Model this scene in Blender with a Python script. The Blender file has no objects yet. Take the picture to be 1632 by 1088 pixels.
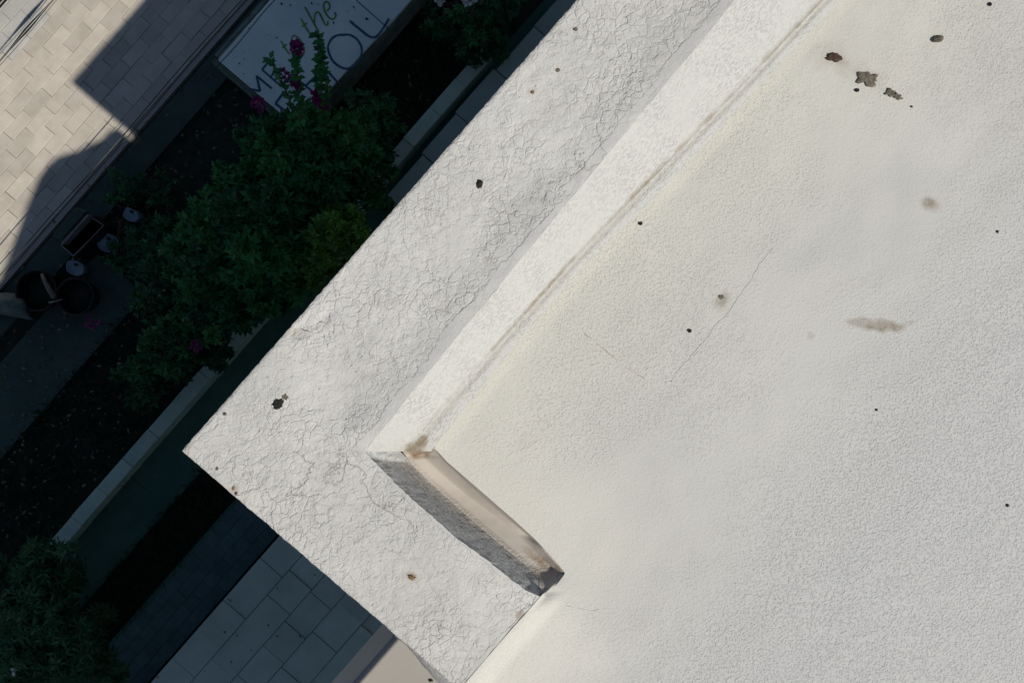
import bpy, bmesh, math, random
import numpy as np
from mathutils import Vector, noise as mn

S = bpy.context.scene
COL = S.collection
rnd = random.Random(7)
# ------------------------------------------------------------------ camera, sky, sun
CZ = 5.5                      # drone hovers 1.5 m above the parapet of a one-storey house
F = 1300.0
cam = bpy.data.cameras.new('camera')
cam.sensor_width = 36.0
cam.lens = 36.0 * F / 1632.0
cam.clip_start = 0.05
cam.clip_end = 500
camo = bpy.data.objects.new('camera', cam)
COL.objects.link(camo)
camo.location = (0, 0, CZ)
S.camera = camo

SUNV = Vector((0.5925, -0.49, 1.0)).normalized()      # towards the sun
w = bpy.data.worlds.new('World')
S.world = w
w.use_nodes = True
nt = w.node_tree
bg = nt.nodes['Background']
sky = nt.nodes.new('ShaderNodeTexSky')
sky.sky_type = 'NISHITA'
sky.sun_disc = False
sky.sun_elevation = math.asin(SUNV.z)
sky.sun_rotation = math.atan2(SUNV.x, SUNV.y)
sky.air_density = 1.0
sky.dust_density = 0.1
sky.ozone_density = 1.0
nt.links.new(sky.outputs[0], bg.inputs[0])
bg.inputs[1].default_value = 0.068
sun = bpy.data.lights.new('sun', 'SUN')
sun.energy = 5.0
sun.angle = math.radians(0.55)
sun.color = (1.0, 0.95, 0.86)
suno = bpy.data.objects.new('sun', sun)
COL.objects.link(suno)
suno.rotation_euler = SUNV.to_track_quat('Z', 'Y').to_euler()
S.view_settings.view_transform = 'Standard'
S.view_settings.look = 'None'
S.view_settings.exposure = -0.52
S.view_settings.gamma = 1
S.view_settings.use_curve_mapping = False
S.render.engine = 'CYCLES'

# ------------------------------------------------------------------ helpers
DX, DY = 0.6597, 0.7518       # direction of the long parapet (u)
NX, NY = -0.7518, 0.6597      # outward from the long parapet (v)


def U(px, py, z):
    s = (CZ - z) / F
    return ((px - 816.0) * s, (544.0 - py) * s, z)


def P(u, v, z):               # u, v measured in photo pixels at that height
    s = (CZ - z) / F
    return ((u * DX + v * NX) * s, (u * DY + v * NY) * s, z)


def tag(o, label=None, cat=None, group=None, kind=None):
    if label: o['label'] = label
    if cat: o['category'] = cat
    if group: o['group'] = group
    if kind: o['kind'] = kind
    return o


def empty(name, loc=(0, 0, 0)):
    o = bpy.data.objects.new(name, None)
    o.empty_display_size = 0.05
    o.location = loc
    COL.objects.link(o)
    return o


def mk(name, verts, faces, mat, parent=None, smooth=False, loc=None):
    me = bpy.data.meshes.new(name)
    me.from_pydata([tuple(v) for v in verts], [], faces)
    me.update()
    if mat: me.materials.append(mat)
    if smooth:
        for p in me.polygons: p.use_smooth = True
    o = bpy.data.objects.new(name, me)
    COL.objects.link(o)
    if parent:
        o.parent = parent
        if parent.type == 'EMPTY':
            o.location = -parent.location
    return o


def prism_data(pts, z0, z1):
    n = len(pts)
    a = sum(pts[i][0] * pts[(i + 1) % n][1] - pts[(i + 1) % n][0] * pts[i][1] for i in range(n))
    if a < 0: pts = pts[::-1]
    v = [(p[0], p[1], z0) for p in pts] + [(p[0], p[1], z1) for p in pts]
    f = [tuple(range(n - 1, -1, -1)), tuple(range(n, 2 * n))]
    for i in range(n):
        j = (i + 1) % n
        f.append((i, j, n + j, n + i))
    return v, f


def prism(name, pts, z0, z1, mat, parent=None):
    v, f = prism_data(pts, z0, z1)
    return mk(name, v, f, mat, parent)


def bevel(o, w, seg=2):
    bm = bmesh.new(); bm.from_mesh(o.data)
    bmesh.ops.bevel(bm, geom=bm.edges[:], offset=w, segments=seg, affect='EDGES', profile=0.6)
    bm.to_mesh(o.data); bm.free()
    return o


def tube(name, pts, rad, mat, parent=None, n=8, smooth=True):
    pts = [Vector(p) for p in pts]
    if not hasattr(rad, '__len__'): rad = [rad] * len(pts)
    vs, fs = [], []
    up = Vector((0, 0, 1))
    for i, p in enumerate(pts):
        t = (pts[min(i + 1, len(pts) - 1)] - pts[max(i - 1, 0)]).normalized()
        a = t.cross(up)
        if a.length < 1e-3: a = t.cross(Vector((1, 0, 0)))
        a.normalize(); b = a.cross(t)
        for k in range(n):
            an = 2 * math.pi * k / n
            vs.append(p + (a * math.cos(an) + b * math.sin(an)) * rad[i])
    for i in range(len(pts) - 1):
        for k in range(n):
            j = (k + 1) % n
            fs.append((i * n + k, i * n + j, (i + 1) * n + j, (i + 1) * n + k))
    fs.append(tuple(range(n - 1, -1, -1)))
    fs.append(tuple((len(pts) - 1) * n + k for k in range(n)))
    return mk(name, vs, fs, mat, parent, smooth)


def lathe_data(cx, cy, prof, n=28, jit=0.0, seed=0):
    r = random.Random(seed)
    vs, fs = [], []
    for (rr, z) in prof:
        for k in range(n):
            a = 2 * math.pi * k / n
            q = rr * (1 + jit * mn.noise(Vector((math.cos(a) * 2 + seed, math.sin(a) * 2, z * 8))))
            vs.append((cx + q * math.cos(a), cy + q * math.sin(a), z))
    for i in range(len(prof) - 1):
        for k in range(n):
            j = (k + 1) % n
            fs.append((i * n + k, i * n + j, (i + 1) * n + j, (i + 1) * n + k))
    fs.append(tuple(range(n - 1, -1, -1)))
    fs.append(tuple((len(prof) - 1) * n + k for k in range(n)))
    return vs, fs


def smooth01(t):
    t = max(0.0, min(1.0, t))
    return t * t * (3 - 2 * t)


# ------------------------------------------------------------------ materials
class NT:
    """tiny node-graph helper"""
    def __init__(s, name, rough=0.8, spec=0.3):
        s.m = bpy.data.materials.new(name)
        s.m.use_nodes = True
        s.t = s.m.node_tree
        s.b = s.t.nodes['Principled BSDF']
        s.b.inputs['Roughness'].default_value = rough
        s.b.inputs['Specular IOR Level'].default_value = spec
        s.geo = s.t.nodes.new('ShaderNodeNewGeometry')
        s.pos = s.geo.outputs['Position']

    def n(s, kind, **kw):
        nd = s.t.nodes.new(kind)
        for k, v in kw.items():
            setattr(nd, k, v)
        return nd

    def put(s, sock, val):
        if hasattr(val, 'is_output'): s.t.links.new(val, sock)
        else: sock.default_value = val

    def math(s, op, a, b=0.0, c=None, clamp=False):
        nd = s.n('ShaderNodeMath', operation=op, use_clamp=clamp)
        s.put(nd.inputs[0], a); s.put(nd.inputs[1], b)
        if c is not None: s.put(nd.inputs[2], c)
        return nd.outputs[0]

    def noise(s, scale, detail=3, rough=0.55, dist=0.0, vec=None, color=False):
        nd = s.n('ShaderNodeTexNoise')
        s.put(nd.inputs['Vector'], vec or s.pos)
        nd.inputs['Scale'].default_value = scale
        nd.inputs['Detail'].default_value = detail
        nd.inputs['Roughness'].default_value = rough
        nd.inputs['Distortion'].default_value = dist
        return nd.outputs['Color' if color else 'Fac']

    def vor(s, scale, feat='F1', vec=None, rand=1.0, out='Distance'):
        nd = s.n('ShaderNodeTexVoronoi', feature=feat)
        s.put(nd.inputs['Vector'], vec or s.pos)
        nd.inputs['Scale'].default_value = scale
        nd.inputs['Randomness'].default_value = rand
        return nd.outputs[out]

    def warp(s, scale, amp, vec=None, detail=3):
        c = s.noise(scale, detail, vec=vec, color=True)
        a = s.n('ShaderNodeVectorMath', operation='SUBTRACT')
        s.put(a.inputs[0], c); a.inputs[1].default_value = (.5, .5, .5)
        b = s.n('ShaderNodeVectorMath', operation='SCALE')
        s.put(b.inputs[0], a.outputs[0]); b.inputs['Scale'].default_value = amp
        d = s.n('ShaderNodeVectorMath', operation='ADD')
        s.put(d.inputs[0], vec or s.pos); s.put(d.inputs[1], b.outputs[0])
        return d.outputs[0]

    def ramp(s, fac, lo, hi, a=0.0, b=1.0):
        nd = s.n('ShaderNodeMapRange', interpolation_type='SMOOTHSTEP')
        s.put(nd.inputs['Value'], fac)
        nd.inputs['From Min'].default_value = lo
        nd.inputs['From Max'].default_value = hi
        nd.inputs['To Min'].default_value = a
        nd.inputs['To Max'].default_value = b
        return nd.outputs[0]

    def mix(s, fac, a, b, blend='MIX'):
        nd = s.n('ShaderNodeMix', data_type='RGBA', blend_type=blend)
        s.put(nd.inputs['Factor'], fac)
        for i, v in ((6, a), (7, b)):
            if isinstance(v, tuple) and len(v) == 3: v = (*v, 1)
            s.put(nd.inputs[i], v)
        return nd.outputs[2]

    def attr(s, name, out='Fac'):
        return s.n('ShaderNodeAttribute', attribute_name=name).outputs[out]

    def color(s, c):
        if isinstance(c, tuple) and len(c) == 3: c = (*c, 1)
        s.put(s.b.inputs['Base Color'], c)

    def bump(s, h, dist, strength=1.0):
        nd = s.n('ShaderNodeBump')
        s.put(nd.inputs['Height'], h)
        nd.inputs['Distance'].default_value = dist
        nd.inputs['Strength'].default_value = strength
        s.t.links.new(nd.outputs[0], s.b.inputs['Normal'])


def contour(t, scale, amp, warpv, mask, width=0.012, thr=0.5, rough=0.68, detail=6):
    """a paint edge: height steps along a ragged iso-line of a noise"""
    nz = t.noise(scale, detail, rough, vec=warpv)
    st = t.ramp(nz, thr - width, thr + width)
    return t.math('MULTIPLY', t.math('MULTIPLY', st, amp), mask)


def plaster_crackled():
    t = NT('crackled_white_plaster', 0.85, 0.2)
    wv = t.warp(14, 0.035, detail=5)
    wv2 = t.warp(60, 0.010, detail=3)
    patch = t.ramp(t.noise(5.0, 3, .6), .34, .60, .35, 1)
    patch2 = t.ramp(t.noise(7.3, 3, .6, vec=t.warp(3, .2)), .40, .62, .3, 1)
    h = contour(t, 8, .42, wv, 1.0, .008, .5)
    h = t.math('ADD', h, contour(t, 15, .36, wv2, patch, .012, .46, .62, 5))
    h = t.math('ADD', h, contour(t, 30, .42, wv, patch2, .03, .5, .6, 4))
    h = t.math('ADD', h, contour(t, 60, .36, wv2, patch, .07, .5, .5, 3))
    wr = t.vor(52, 'DISTANCE_TO_EDGE', vec=t.warp(40, .03, detail=3))
    h = t.math('ADD', h, t.math('MULTIPLY', t.ramp(wr, .0, .13, 0, .75), patch2))
    # long thin cracks
    ck = t.vor(6.5, 'DISTANCE_TO_EDGE', vec=t.warp(11, .14, detail=6))
    ckm = t.ramp(t.noise(4.1, 2, .5, vec=t.warp(2, .3)), .49, .6)
    line = t.math('MULTIPLY', t.ramp(ck, 0.004, .018, 1, 0), ckm)
    h = t.math('SUBTRACT', h, t.math('MULTIPLY', line, .9))
    h = t.math('ADD', h, t.math('MULTIPLY', t.noise(260, 2, .5), .6))
    pit = t.ramp(t.vor(75, 'F1', vec=t.warp(40, .012)), .05, .26, 1, 0)
    pit = t.math('MULTIPLY', pit, t.ramp(t.noise(19, 3, .7), .50, .60))
    h = t.math('SUBTRACT', h, t.math('MULTIPLY', pit, .8))
    # thick smooth band of paint along the inner rim with its own ragged edge
    sm0 = t.math('MULTIPLY_ADD', t.math('SUBTRACT', t.noise(26, 5, .7, vec=wv), .5), 1.5, t.attr('smooth'))
    sm = t.ramp(sm0, .42, .52)
    h = t.math('MULTIPLY', h, t.math('MULTIPLY_ADD', sm, -.62, 1.0))
    h = t.math('ADD', h, t.math('MULTIPLY', sm, 1.3))
    h = t.math('ADD', h, t.math('MULTIPLY', t.noise(10, 2, .4), .6))
    base = t.mix(t.ramp(t.noise(3.2, 4, .6), .3, .7), (.565, .553, .525), (.645, .632, .602))
    base = t.mix(t.ramp(t.noise(22, 4, .7), .45, .7, 0, .28), base, (.50, .475, .45))
    base = t.mix(t.math('MULTIPLY', sm, .2), base, (.54, .53, .53))
    base = t.mix(t.math('MULTIPLY', line, .4), base, (.30, .28, .25))
    hl = t.math('MULTIPLY', t.ramp(wr, .0, .035, 1, 0), t.math('MULTIPLY', t.ramp(t.noise(16, 4, .75), .46, .60), t.math('SUBTRACT', 1.0, sm)))
    base = t.mix(t.math('MAXIMUM', t.math('MULTIPLY', hl, .6), t.math('MULTIPLY', pit, .3)), base, (.33, .31, .28))
    base = t.mix(t.attr('dirt'), base, (.30, .235, .16))
    t.color(base)
    t.bump(h, .0012, 1.0)
    return t.m


def plaster_face():
    t = NT('smooth_white_face_paint', 0.8, .2)
    # strokes of the trowel run along the wall
    mp = t.n('ShaderNodeMapping')
    t.put(mp.inputs['Vector'], t.pos)
    mp.vector_type = 'TEXTURE'
    mp.inputs['Rotation'].default_value = (0, 0, math.radians(52))
    mp.inputs['Scale'].default_value = (2.4, 1, 1)
    st = t.noise(300, 3, .6, vec=mp.outputs[0])
    m = t.ramp(t.noise(14, 3, .6), .30, .70, .3, .85)
    h = t.math('MULTIPLY', t.ramp(st, .50, .66), m)
    h = t.math('ADD', h, t.math('MULTIPLY', t.noise(300, 2), .25))
    h = t.math('ADD', h, t.math('MULTIPLY', t.noise(22, 3), 1.2))
    d = t.attr('dirt')
    dn = t.math('MULTIPLY', d, t.ramp(t.noise(90, 4, .7), .12, .55))
    base = t.mix(t.noise(6, 3), (.575, .567, .54), (.605, .598, .57))
    base = t.mix(dn, base, (.30, .245, .17))
    h = t.math('ADD', h, t.math('MULTIPLY', t.math('MULTIPLY', d, t.noise(150, 3, .7)), 2.5))
    t.color(base); t.bump(h, .0013, .9)
    return t.m


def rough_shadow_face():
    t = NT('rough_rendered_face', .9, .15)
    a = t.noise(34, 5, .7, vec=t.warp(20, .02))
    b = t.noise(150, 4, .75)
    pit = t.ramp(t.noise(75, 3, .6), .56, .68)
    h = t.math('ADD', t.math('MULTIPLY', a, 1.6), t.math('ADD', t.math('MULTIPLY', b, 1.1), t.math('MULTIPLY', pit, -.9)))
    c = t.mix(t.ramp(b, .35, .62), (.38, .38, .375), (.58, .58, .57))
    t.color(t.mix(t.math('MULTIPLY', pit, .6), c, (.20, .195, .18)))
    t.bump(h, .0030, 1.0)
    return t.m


def roof_paint():
    t = NT('white_roof_coating', .72, .25)
    m1 = t.ramp(t.noise(2.2, 3, .6, vec=t.warp(1.5, .3)), .40, .62, .35, 1.0)
    fine = t.ramp(t.noise(230, 3, .6), .46, .72)
    fine2 = t.ramp(t.noise(120, 3, .65, vec=t.warp(30, .01)), .50, .74)
    h = t.math('MULTIPLY', t.math('ADD', fine, t.math('MULTIPLY', fine2, .8)), t.math('MAXIMUM', m1, t.ramp(t.attr('cream'), 0, -.8, 0, 1.3)))
    h = t.math('ADD', h, t.math('MULTIPLY', t.noise(9, 3, .5), 3.0))
    base = t.mix(t.ramp(t.noise(1.6, 4, .6, vec=t.warp(1.1, .4)), .35, .65), (.56, .55, .52), (.615, .60, .565))
    base = t.mix(t.ramp(t.noise(7, 4, .7), .35, .75, 0, .35), base, (.63, .60, .55))
    base = t.mix(t.ramp(t.attr('cream'), 0, -1, 0, .85), base, (.565, .565, .56))
    base = t.mix(t.math('MAXIMUM', t.attr('cream'), 0.0), base, (.69, .67, .585))
    sn = t.math('MULTIPLY', t.attr('dirt'), t.ramp(t.noise(85, 4, .7), .2, .75, .5, 1.1), clamp=True)
    base = t.mix(sn, base, (.30, .255, .20))
    t.color(base); t.bump(h, .00075, 1.0)
    return t.m


def trough_mat():
    t = NT('stained_trough_paint', .7, .25)
    h = t.math('ADD', t.math('MULTIPLY', t.noise(20, 3), 1.0), t.math('MULTIPLY', t.math('MULTIPLY', t.noise(220, 3, .7), t.attr('rough')), 3.0))
    base = t.mix(t.noise(9, 3), (.50, .455, .40), (.57, .525, .47))
    sn = t.math('MULTIPLY', t.attr('dirt'), t.ramp(t.noise(75, 4, .7), .25, .7, .45, 1.1), clamp=True)
    base = t.mix(sn, base, (.23, .15, .085))
    t.color(base); t.bump(h, .0016, .9)
    return t.m


def simple(name, c1, c2, scale=8, rough=.85, bscale=80, bd=.002, spec=.3, detail=4):
    t = NT(name, rough, spec)
    oi = t.n('ShaderNodeObjectInfo')
    f = t.ramp(t.noise(scale, detail, .65), .3, .7)
    c = t.mix(f, c1, c2)
    v = t.math('MULTIPLY_ADD', oi.outputs['Random'], .22, .89)
    hs = t.n('ShaderNodeHueSaturation')
    t.put(hs.inputs['Color'], c); t.put(hs.inputs['Value'], v)
    t.color(hs.outputs[0])
    if bd: t.bump(t.noise(bscale, 4, .65), bd, .8)
    return t.m


def leaf_mat(name, c1, c2, c3):
    t = NT(name, .5, .35)
    a = t.attr('shade')
    c = t.mix(t.ramp(a, 0, .6), c1, c2)
    c = t.mix(t.ramp(a, .8, 1.0), c, c3)
    t.color(c)
    return t.m


M = dict(
    crack=plaster_crackled(), face=plaster_face(), rface=rough_shadow_face(), roof=roof_paint(), trough=trough_mat(),
    wall=simple('white_wall_paint', (.55, .54, .52), (.64, .63, .61), 3),
    beige=simple('beige_annex_roof', (.36, .335, .30), (.41, .385, .35), 2.5, bd=.0006, bscale=40),
    fascia=simple('grey_blue_fascia_paint', (.40, .42, .44), (.46, .48, .50), 3, bd=.0006),
    paver=simple('beige_concrete_paver', (.47, .425, .36), (.55, .50, .43), 9, bscale=120, bd=.002),
    paver2=simple('grey_concrete_paver', (.42, .41, .385), (.49, .475, .445), 9, bscale=120, bd=.003),
    joint=simple('sandy_joint', (.40, .365, .315), (.47, .43, .375), 30),
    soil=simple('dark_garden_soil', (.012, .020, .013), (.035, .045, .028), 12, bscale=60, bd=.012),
    kerb=simple('concrete_kerb', (.42, .55, .47), (.50, .63, .55), 10),
    slab=simple('grey_paving_slab', (.50, .60, .54), (.60, .69, .63), 5, bscale=90, bd=.0015),
    coping=simple('smooth_grey_slab', (.29, .37, .34), (.34, .43, .395), 4, bscale=90, bd=.001),
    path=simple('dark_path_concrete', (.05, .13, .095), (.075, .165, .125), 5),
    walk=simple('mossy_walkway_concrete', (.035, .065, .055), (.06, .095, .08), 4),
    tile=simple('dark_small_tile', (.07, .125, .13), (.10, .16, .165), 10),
    cable=simple('black_cable_rubber', (.012, .012, .013), (.02, .02, .02), 20, rough=.35, bd=0, spec=.6),
    wire=simple('steel_wire', (.025, .025, .025), (.04, .04, .04), 30, rough=.4, bd=0, spec=.6),
    board=None, blue=simple('blue_lettering_paint', (.035, .085, .15), (.055, .12, .19), 25, bd=0),
    green=simple('green_lettering_paint', (.13, .24, .05), (.18, .30, .07), 25, bd=0),
    bark=simple('brown_bark', (.05, .04, .03), (.09, .075, .055), 40),
    blackp=simple('black_plastic', (.008, .008, .009), (.014, .014, .014), 9, rough=.4, bd=0),
    metal=simple('dull_metal', (.14, .15, .15), (.22, .22, .22), 20, rough=.5, bd=0),
    pale=simple('pale_blue_plastic', (.20, .27, .32), (.28, .34, .38), 9, rough=.5, bd=0),
    cloth=simple('grey_green_sackcloth', (.09, .13, .12), (.14, .18, .165), 14, bscale=120),
    wood=simple('weathered_wood', (.16, .13, .10), (.24, .20, .16), 20),
    dirt=simple('dark_dry_dirt', (.05, .03, .022), (.12, .08, .058), 130, bscale=300, bd=.002),
    moss=simple('olive_dry_moss', (.09, .075, .055), (.22, .19, .15), 150, bscale=300, bd=.002),
    black=simple('near_black', (.012, .013, .01), (.03, .03, .024), 130, bscale=200, bd=.002),
    rust=simple('rusty_crumb', (.20, .12, .05), (.34, .25, .14), 150, bscale=200, bd=.002),
    flower=leaf_mat('magenta_bract', (.12, .005, .06), (.20, .01, .11), (.30, .03, .17)),
    whitef=leaf_mat('white_petal', (.5, .52, .5), (.65, .67, .64), (.75, .75, .72)),
    leafA=leaf_mat('green_leaf', (.014, .095, .026), (.035, .20, .048), (.09, .29, .07)),
    leafB=leaf_mat('dark_green_leaf', (.011, .07, .026), (.028, .15, .042), (.07, .22, .06)),
    leafY=leaf_mat('yellow_green_leaf', (.05, .15, .018), (.10, .24, .028), (.17, .33, .04)),
    leafN=leaf_mat('narrow_green_leaf', (.035, .12, .045), (.06, .18, .07), (.14, .27, .12)),
    grass=leaf_mat('grass_blade', (.012, .04, .016), (.022, .06, .025), (.06, .08, .04)),
)
tb = NT('painted_white_board', .6, .3)
bs = tb.ramp(tb.noise(2.5, 5, .65), .3, .7)
bc = tb.mix(bs, (.62, .72, .70), (.74, .82, .79))
bc = tb.mix(tb.ramp(tb.noise(30, 5, .75), .60, .70, 0, .5), bc, (.22, .24, .22))
bc = tb.mix(tb.ramp(tb.noise(1.1, 2), .5, .65, 0, .55), bc, (.50, .60, .64))
tb.color(bc); tb.bump(tb.noise(60, 3), .001, .7)
M['board'] = tb.m
ts = NT('mossy_board_side', .85, .2)
ts.color(ts.mix(ts.ramp(ts.noise(12, 4, .7), .3, .7), (.10, .14, .12), (.20, .25, .22)))
ts.bump(ts.noise(60, 3), .003, .7)
M['bside'] = ts.m

# ------------------------------------------------------------------ setting: ground, street, paths
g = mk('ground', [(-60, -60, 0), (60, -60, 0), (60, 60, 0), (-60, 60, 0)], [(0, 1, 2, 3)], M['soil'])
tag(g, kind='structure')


def strip(name, u0, u1, v0, v1, z0, z1, mat, parent=None):
    pts = [P(u0, v0, z1), P(u1, v0, z1), P(u1, v1, z1), P(u0, v1, z1)]
    return prism(name, [(p[0], p[1]) for p in pts], z0, z1, mat, parent)


ZS = 0.05
street = strip('street', -2600, 2600, 668, 2600, -.02, ZS - .012, M['joint'])
tag(street, kind='structure')
bev_cache = {}


def block_mesh(name, L, Wd, H, bw, mat, seed=0):
    """a single paving unit centred on its own origin, slightly uneven"""
    r = random.Random(seed)
    bm = bmesh.new()
    bmesh.ops.create_cube(bm, size=1)
    for v in bm.verts:
        v.co.x *= L; v.co.y *= Wd; v.co.z *= H
        v.co.x += r.uniform(-1, 1) * .002; v.co.y += r.uniform(-1, 1) * .002
    bmesh.ops.bevel(bm, geom=[e for e in bm.edges if e.verts[0].co.z > 0 or e.verts[1].co.z > 0], offset=bw, segments=1, affect='EDGES')
    me = bpy.data.meshes.new(name); bm.to_mesh(me); bm.free()
    me.materials.append(mat)
    return me


PX = (CZ - ZS) / F
plen, pwid = 46.5 * PX, 21.6 * PX
pav = [block_mesh('paver', plen - .0025, pwid - .0022, .05, .0025, M['paver'], k) for k in range(4)]
pavg = [block_mesh('paver', plen - .0025, pwid - .0022, .05, .0025, M['paver2'], k + 9) for k in range(4)]
ang = math.atan2(DY, DX)
row = 0
v = 679.0
while v < 1010:
    off = (23.2 if row % 2 else 0) + rnd.uniform(-3, 3)
    u = -560 + off
    while u < 190:
        # skip the ones that no camera near the photograph's could see
        uc, vc = u + 23, v + 10.8
        x, y, z = P(uc, vc, ZS)
        px, py = x / PX + 816, 544 - y / PX
        if px > -45 and py > -45:
            me = rnd.choice(pavg if vc > 905 + rnd.uniform(-12, 12) else pav)
            o = bpy.data.objects.new('paver', me)
            o.location = (x + rnd.uniform(-.001, .001), y + rnd.uniform(-.001, .001), ZS - .025 + rnd.uniform(-.003, .002))
            o.rotation_euler = (rnd.uniform(-.008, .008), rnd.uniform(-.008, .008), ang + rnd.uniform(-.008, .008))
            o.parent = street
            COL.objects.link(o)
        u += 46.5
    v += 21.6
    row += 1
# far part of the street carries on as a sheet of the same colour outside the paved piece in view
# (the joint-coloured slab above already reaches there)

# concrete margin, walkway, path, tiled band
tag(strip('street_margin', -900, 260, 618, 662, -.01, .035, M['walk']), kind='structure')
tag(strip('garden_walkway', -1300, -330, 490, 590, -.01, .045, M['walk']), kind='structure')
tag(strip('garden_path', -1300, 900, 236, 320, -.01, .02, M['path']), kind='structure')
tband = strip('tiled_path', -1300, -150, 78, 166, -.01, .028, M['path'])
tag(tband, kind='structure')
tm = [block_mesh('tile', 24.0 * CZ / F - .0025, 20.8 * CZ / F - .0025, .03, .002, M['tile'], 30 + k) for k in range(3)]
v = 88.0
rw = 0
while v < 162:
    u = -900.0 + (12 if rw % 2 else 0)
    while u < -160:
        x, y, z = P(u, v, .03)
        o = bpy.data.objects.new('tile', rnd.choice(tm))
        o.location = (x, y, .0165 + rnd.uniform(-.001, .0015))
        o.rotation_euler = (rnd.uniform(-.01, .01), rnd.uniform(-.01, .01), ang + rnd.uniform(-.01, .01))
        o.parent = tband; COL.objects.link(o)
        u += 24.0
    v += 20.8
    rw += 1

# kerb beside the path, made of blocks
kroot = empty('garden_kerb', P(-200, 334, 0))
tag(kroot, 'straight low concrete kerb of short blocks between path and planted bed', 'kerb')
zk = .16
ks = (CZ - zk) / F
u = -860.0
k = 0
while u < 318:
    L = 62.0 + rnd.uniform(-3, 3)
    jx = rnd.uniform(-1.2, 1.2)
    jx *= .5
    pts = [P(u + .25, 322 + jx, zk), P(u + L - .25, 322 + jx, zk), P(u + L - .25, 344 + jx, zk), P(u + .25, 344 + jx, zk)]
    o = prism('kerb_block', [(p[0], p[1]) for p in pts], -.02, zk + rnd.uniform(-.006, .004), M['kerb'], kroot)
    bevel(o, .002, 1)
    u += L

# smooth grey slabs along the foot of the house
croot = empty('paving_edge', P(250, 290, 0))
tag(croot, 'row of long smooth grey slabs at the foot of the house wall beside the path', 'paving slabs')
zc = .2
u = 44.0
cells = [86, 84, 94, 92, 95, 90, 88, 92]
outs = [303, 306, 309, 304, 305, 302, 307, 304]
for L, vo in zip(cells, outs):
    pts = [P(u + .7, 60, zc), P(u + L - .7, 60, zc), P(u + L - .7, vo, zc), P(u + .7, vo, zc)]
    o = prism('paving_slab', [(p[0], p[1]) for p in pts], -.02, zc + rnd.uniform(-.006, .006), M['coping'], croot)
    bevel(o, .003, 1)
    u += L
pts = [P(34, 250, zc), P(43, 262, zc), P(43, 286, zc), P(37, 283, zc), P(30, 266, zc)]
prism('paving_slab', [(p[0], p[1]) for p in pts], -.02, zc - .01, M['coping'], croot)

# terrace below the annex roof: big stone slabs in courses
terrace = strip('terrace', -1600, -260, -700, 73, -.01, .195, M['path'])
tag(terrace, kind='structure')
zt = .22
v = 75.0
rw = 0
while v > -330:
    u = -1100.0 + rnd.uniform(0, 60)
    wd = rnd.choice([44, 48, 52])
    while u < -290:
        L = rnd.choice([52, 62, 74, 88])
        pts = [P(u + .5, v - wd + .5, zt), P(u + L - .5, v - wd + .5, zt), P(u + L - .5, v - .5, zt), P(u + .5, v - .5, zt)]
        dz = rnd.uniform(-.006, .012)
        vv, ff = prism_data([(p[0], p[1]) for p in pts], .19, zt)
        t1, t2 = rnd.uniform(-.012, .012), rnd.uniform(-.012, .012)
        c = P(u + L / 2, v - wd / 2, zt)
        vv = [(a, b, (zz if zz < zt else zz + dz + t1 * (a - c[0]) + t2 * (b - c[1]))) for a, b, zz in vv]
        o = mk('stone_slab', vv, ff, M['slab'], terrace)
        u += L
    v -= wd
    rw += 1

# ------------------------------------------------------------------ the white house
house = empty('white_house', U(816, 544, 0))
tag(house, 'flat-roofed white house corner with crackled parapet and white coated roof', 'house')


def xo(py):      # outer rim
    e = 0.0
    if py < 718:
        x = 290 + (718 - py) * 0.8774
    else:
        x = 290 + (py - 718) * 1.162
    e += 1.3 * mn.noise(Vector((py * .045, 3.1, 0))) + 1.6 * mn.noise(Vector((py * .16, 8.1, 0)))
    return x + e


def pl(pts):
    def f(t):
        if t <= pts[0][0]:
            a, b = pts[0], pts[1]
        elif t >= pts[-1][0]:
            a, b = pts[-2], pts[-1]
        else:
            for i in range(len(pts) - 1):
                if pts[i][0] <= t <= pts[i + 1][0]:
                    a, b = pts[i], pts[i + 1]; break
        return a[1] + (b[1] - a[1]) * (t - a[0]) / (b[0] - a[0])
    return f


xT = pl([(0, 1172), (180, 1023), (360, 874), (540, 726), (719, 581)])        # top of the sunny inner face
xSm = pl([(0, 1312), (150, 1170), (300, 1024), (420, 909), (560, 784), (700, 662)])   # dirty seam at its foot
xF = pl([(0, 1340), (150, 1198), (300, 1058), (420, 935), (560, 812), (711, 693)])    # where the roof field starts
xR = pl([(711, 690), (735, 712), (780, 764), (826, 817), (859, 853), (895, 887), (913, 901)])
xG = pl([(913, 901), (930, 888), (947, 864)])
xM = pl([(947, 864), (968, 846), (1000, 817), (1088, 741), (1115, 748)])
xW = pl([(719, 581), (753, 614), (785, 646), (814, 679), (833, 701), (859, 730), (891, 775), (927, 820), (940, 838), (948, 856)])  # top of shaded face
xWf = pl([(719, 638), (766, 685), (824, 749), (869, 802), (907, 848), (925, 862), (948, 862)])


def lip(d, py):
    return .0085 * smooth01((95 - d) / 95.0) * smooth01((719 - py) / 40.0)


def jagw(py):
    return (3.0 * mn.noise(Vector((py * .11, 1, 4))) + 2.2 * mn.noise(Vector((py * .45, 1, 8)))) * min(1, (py - 719) / 15.0)


def inner(py):
    if py < 719: return xT(py) + min(1, (719 - py) / 20.0) * (3.0 * mn.noise(Vector((py * .02, 5, 9))) + 1.2 * mn.noise(Vector((py * .09, 5, 9))))
    if py < 948: return xW(py) + jagw(py)
    return xM(py)


def mleft(py):
    if py < 711: return xF(py)
    if py < 913: return xR(py)
    if py < 947: return xG(py)
    if py < 1113: return xM(py)
    return xo(py)


def uvw(px, py, z):
    x, y, _ = U(px, py, z)
    return x * DX + y * DY, x * NX + y * NY


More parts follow.
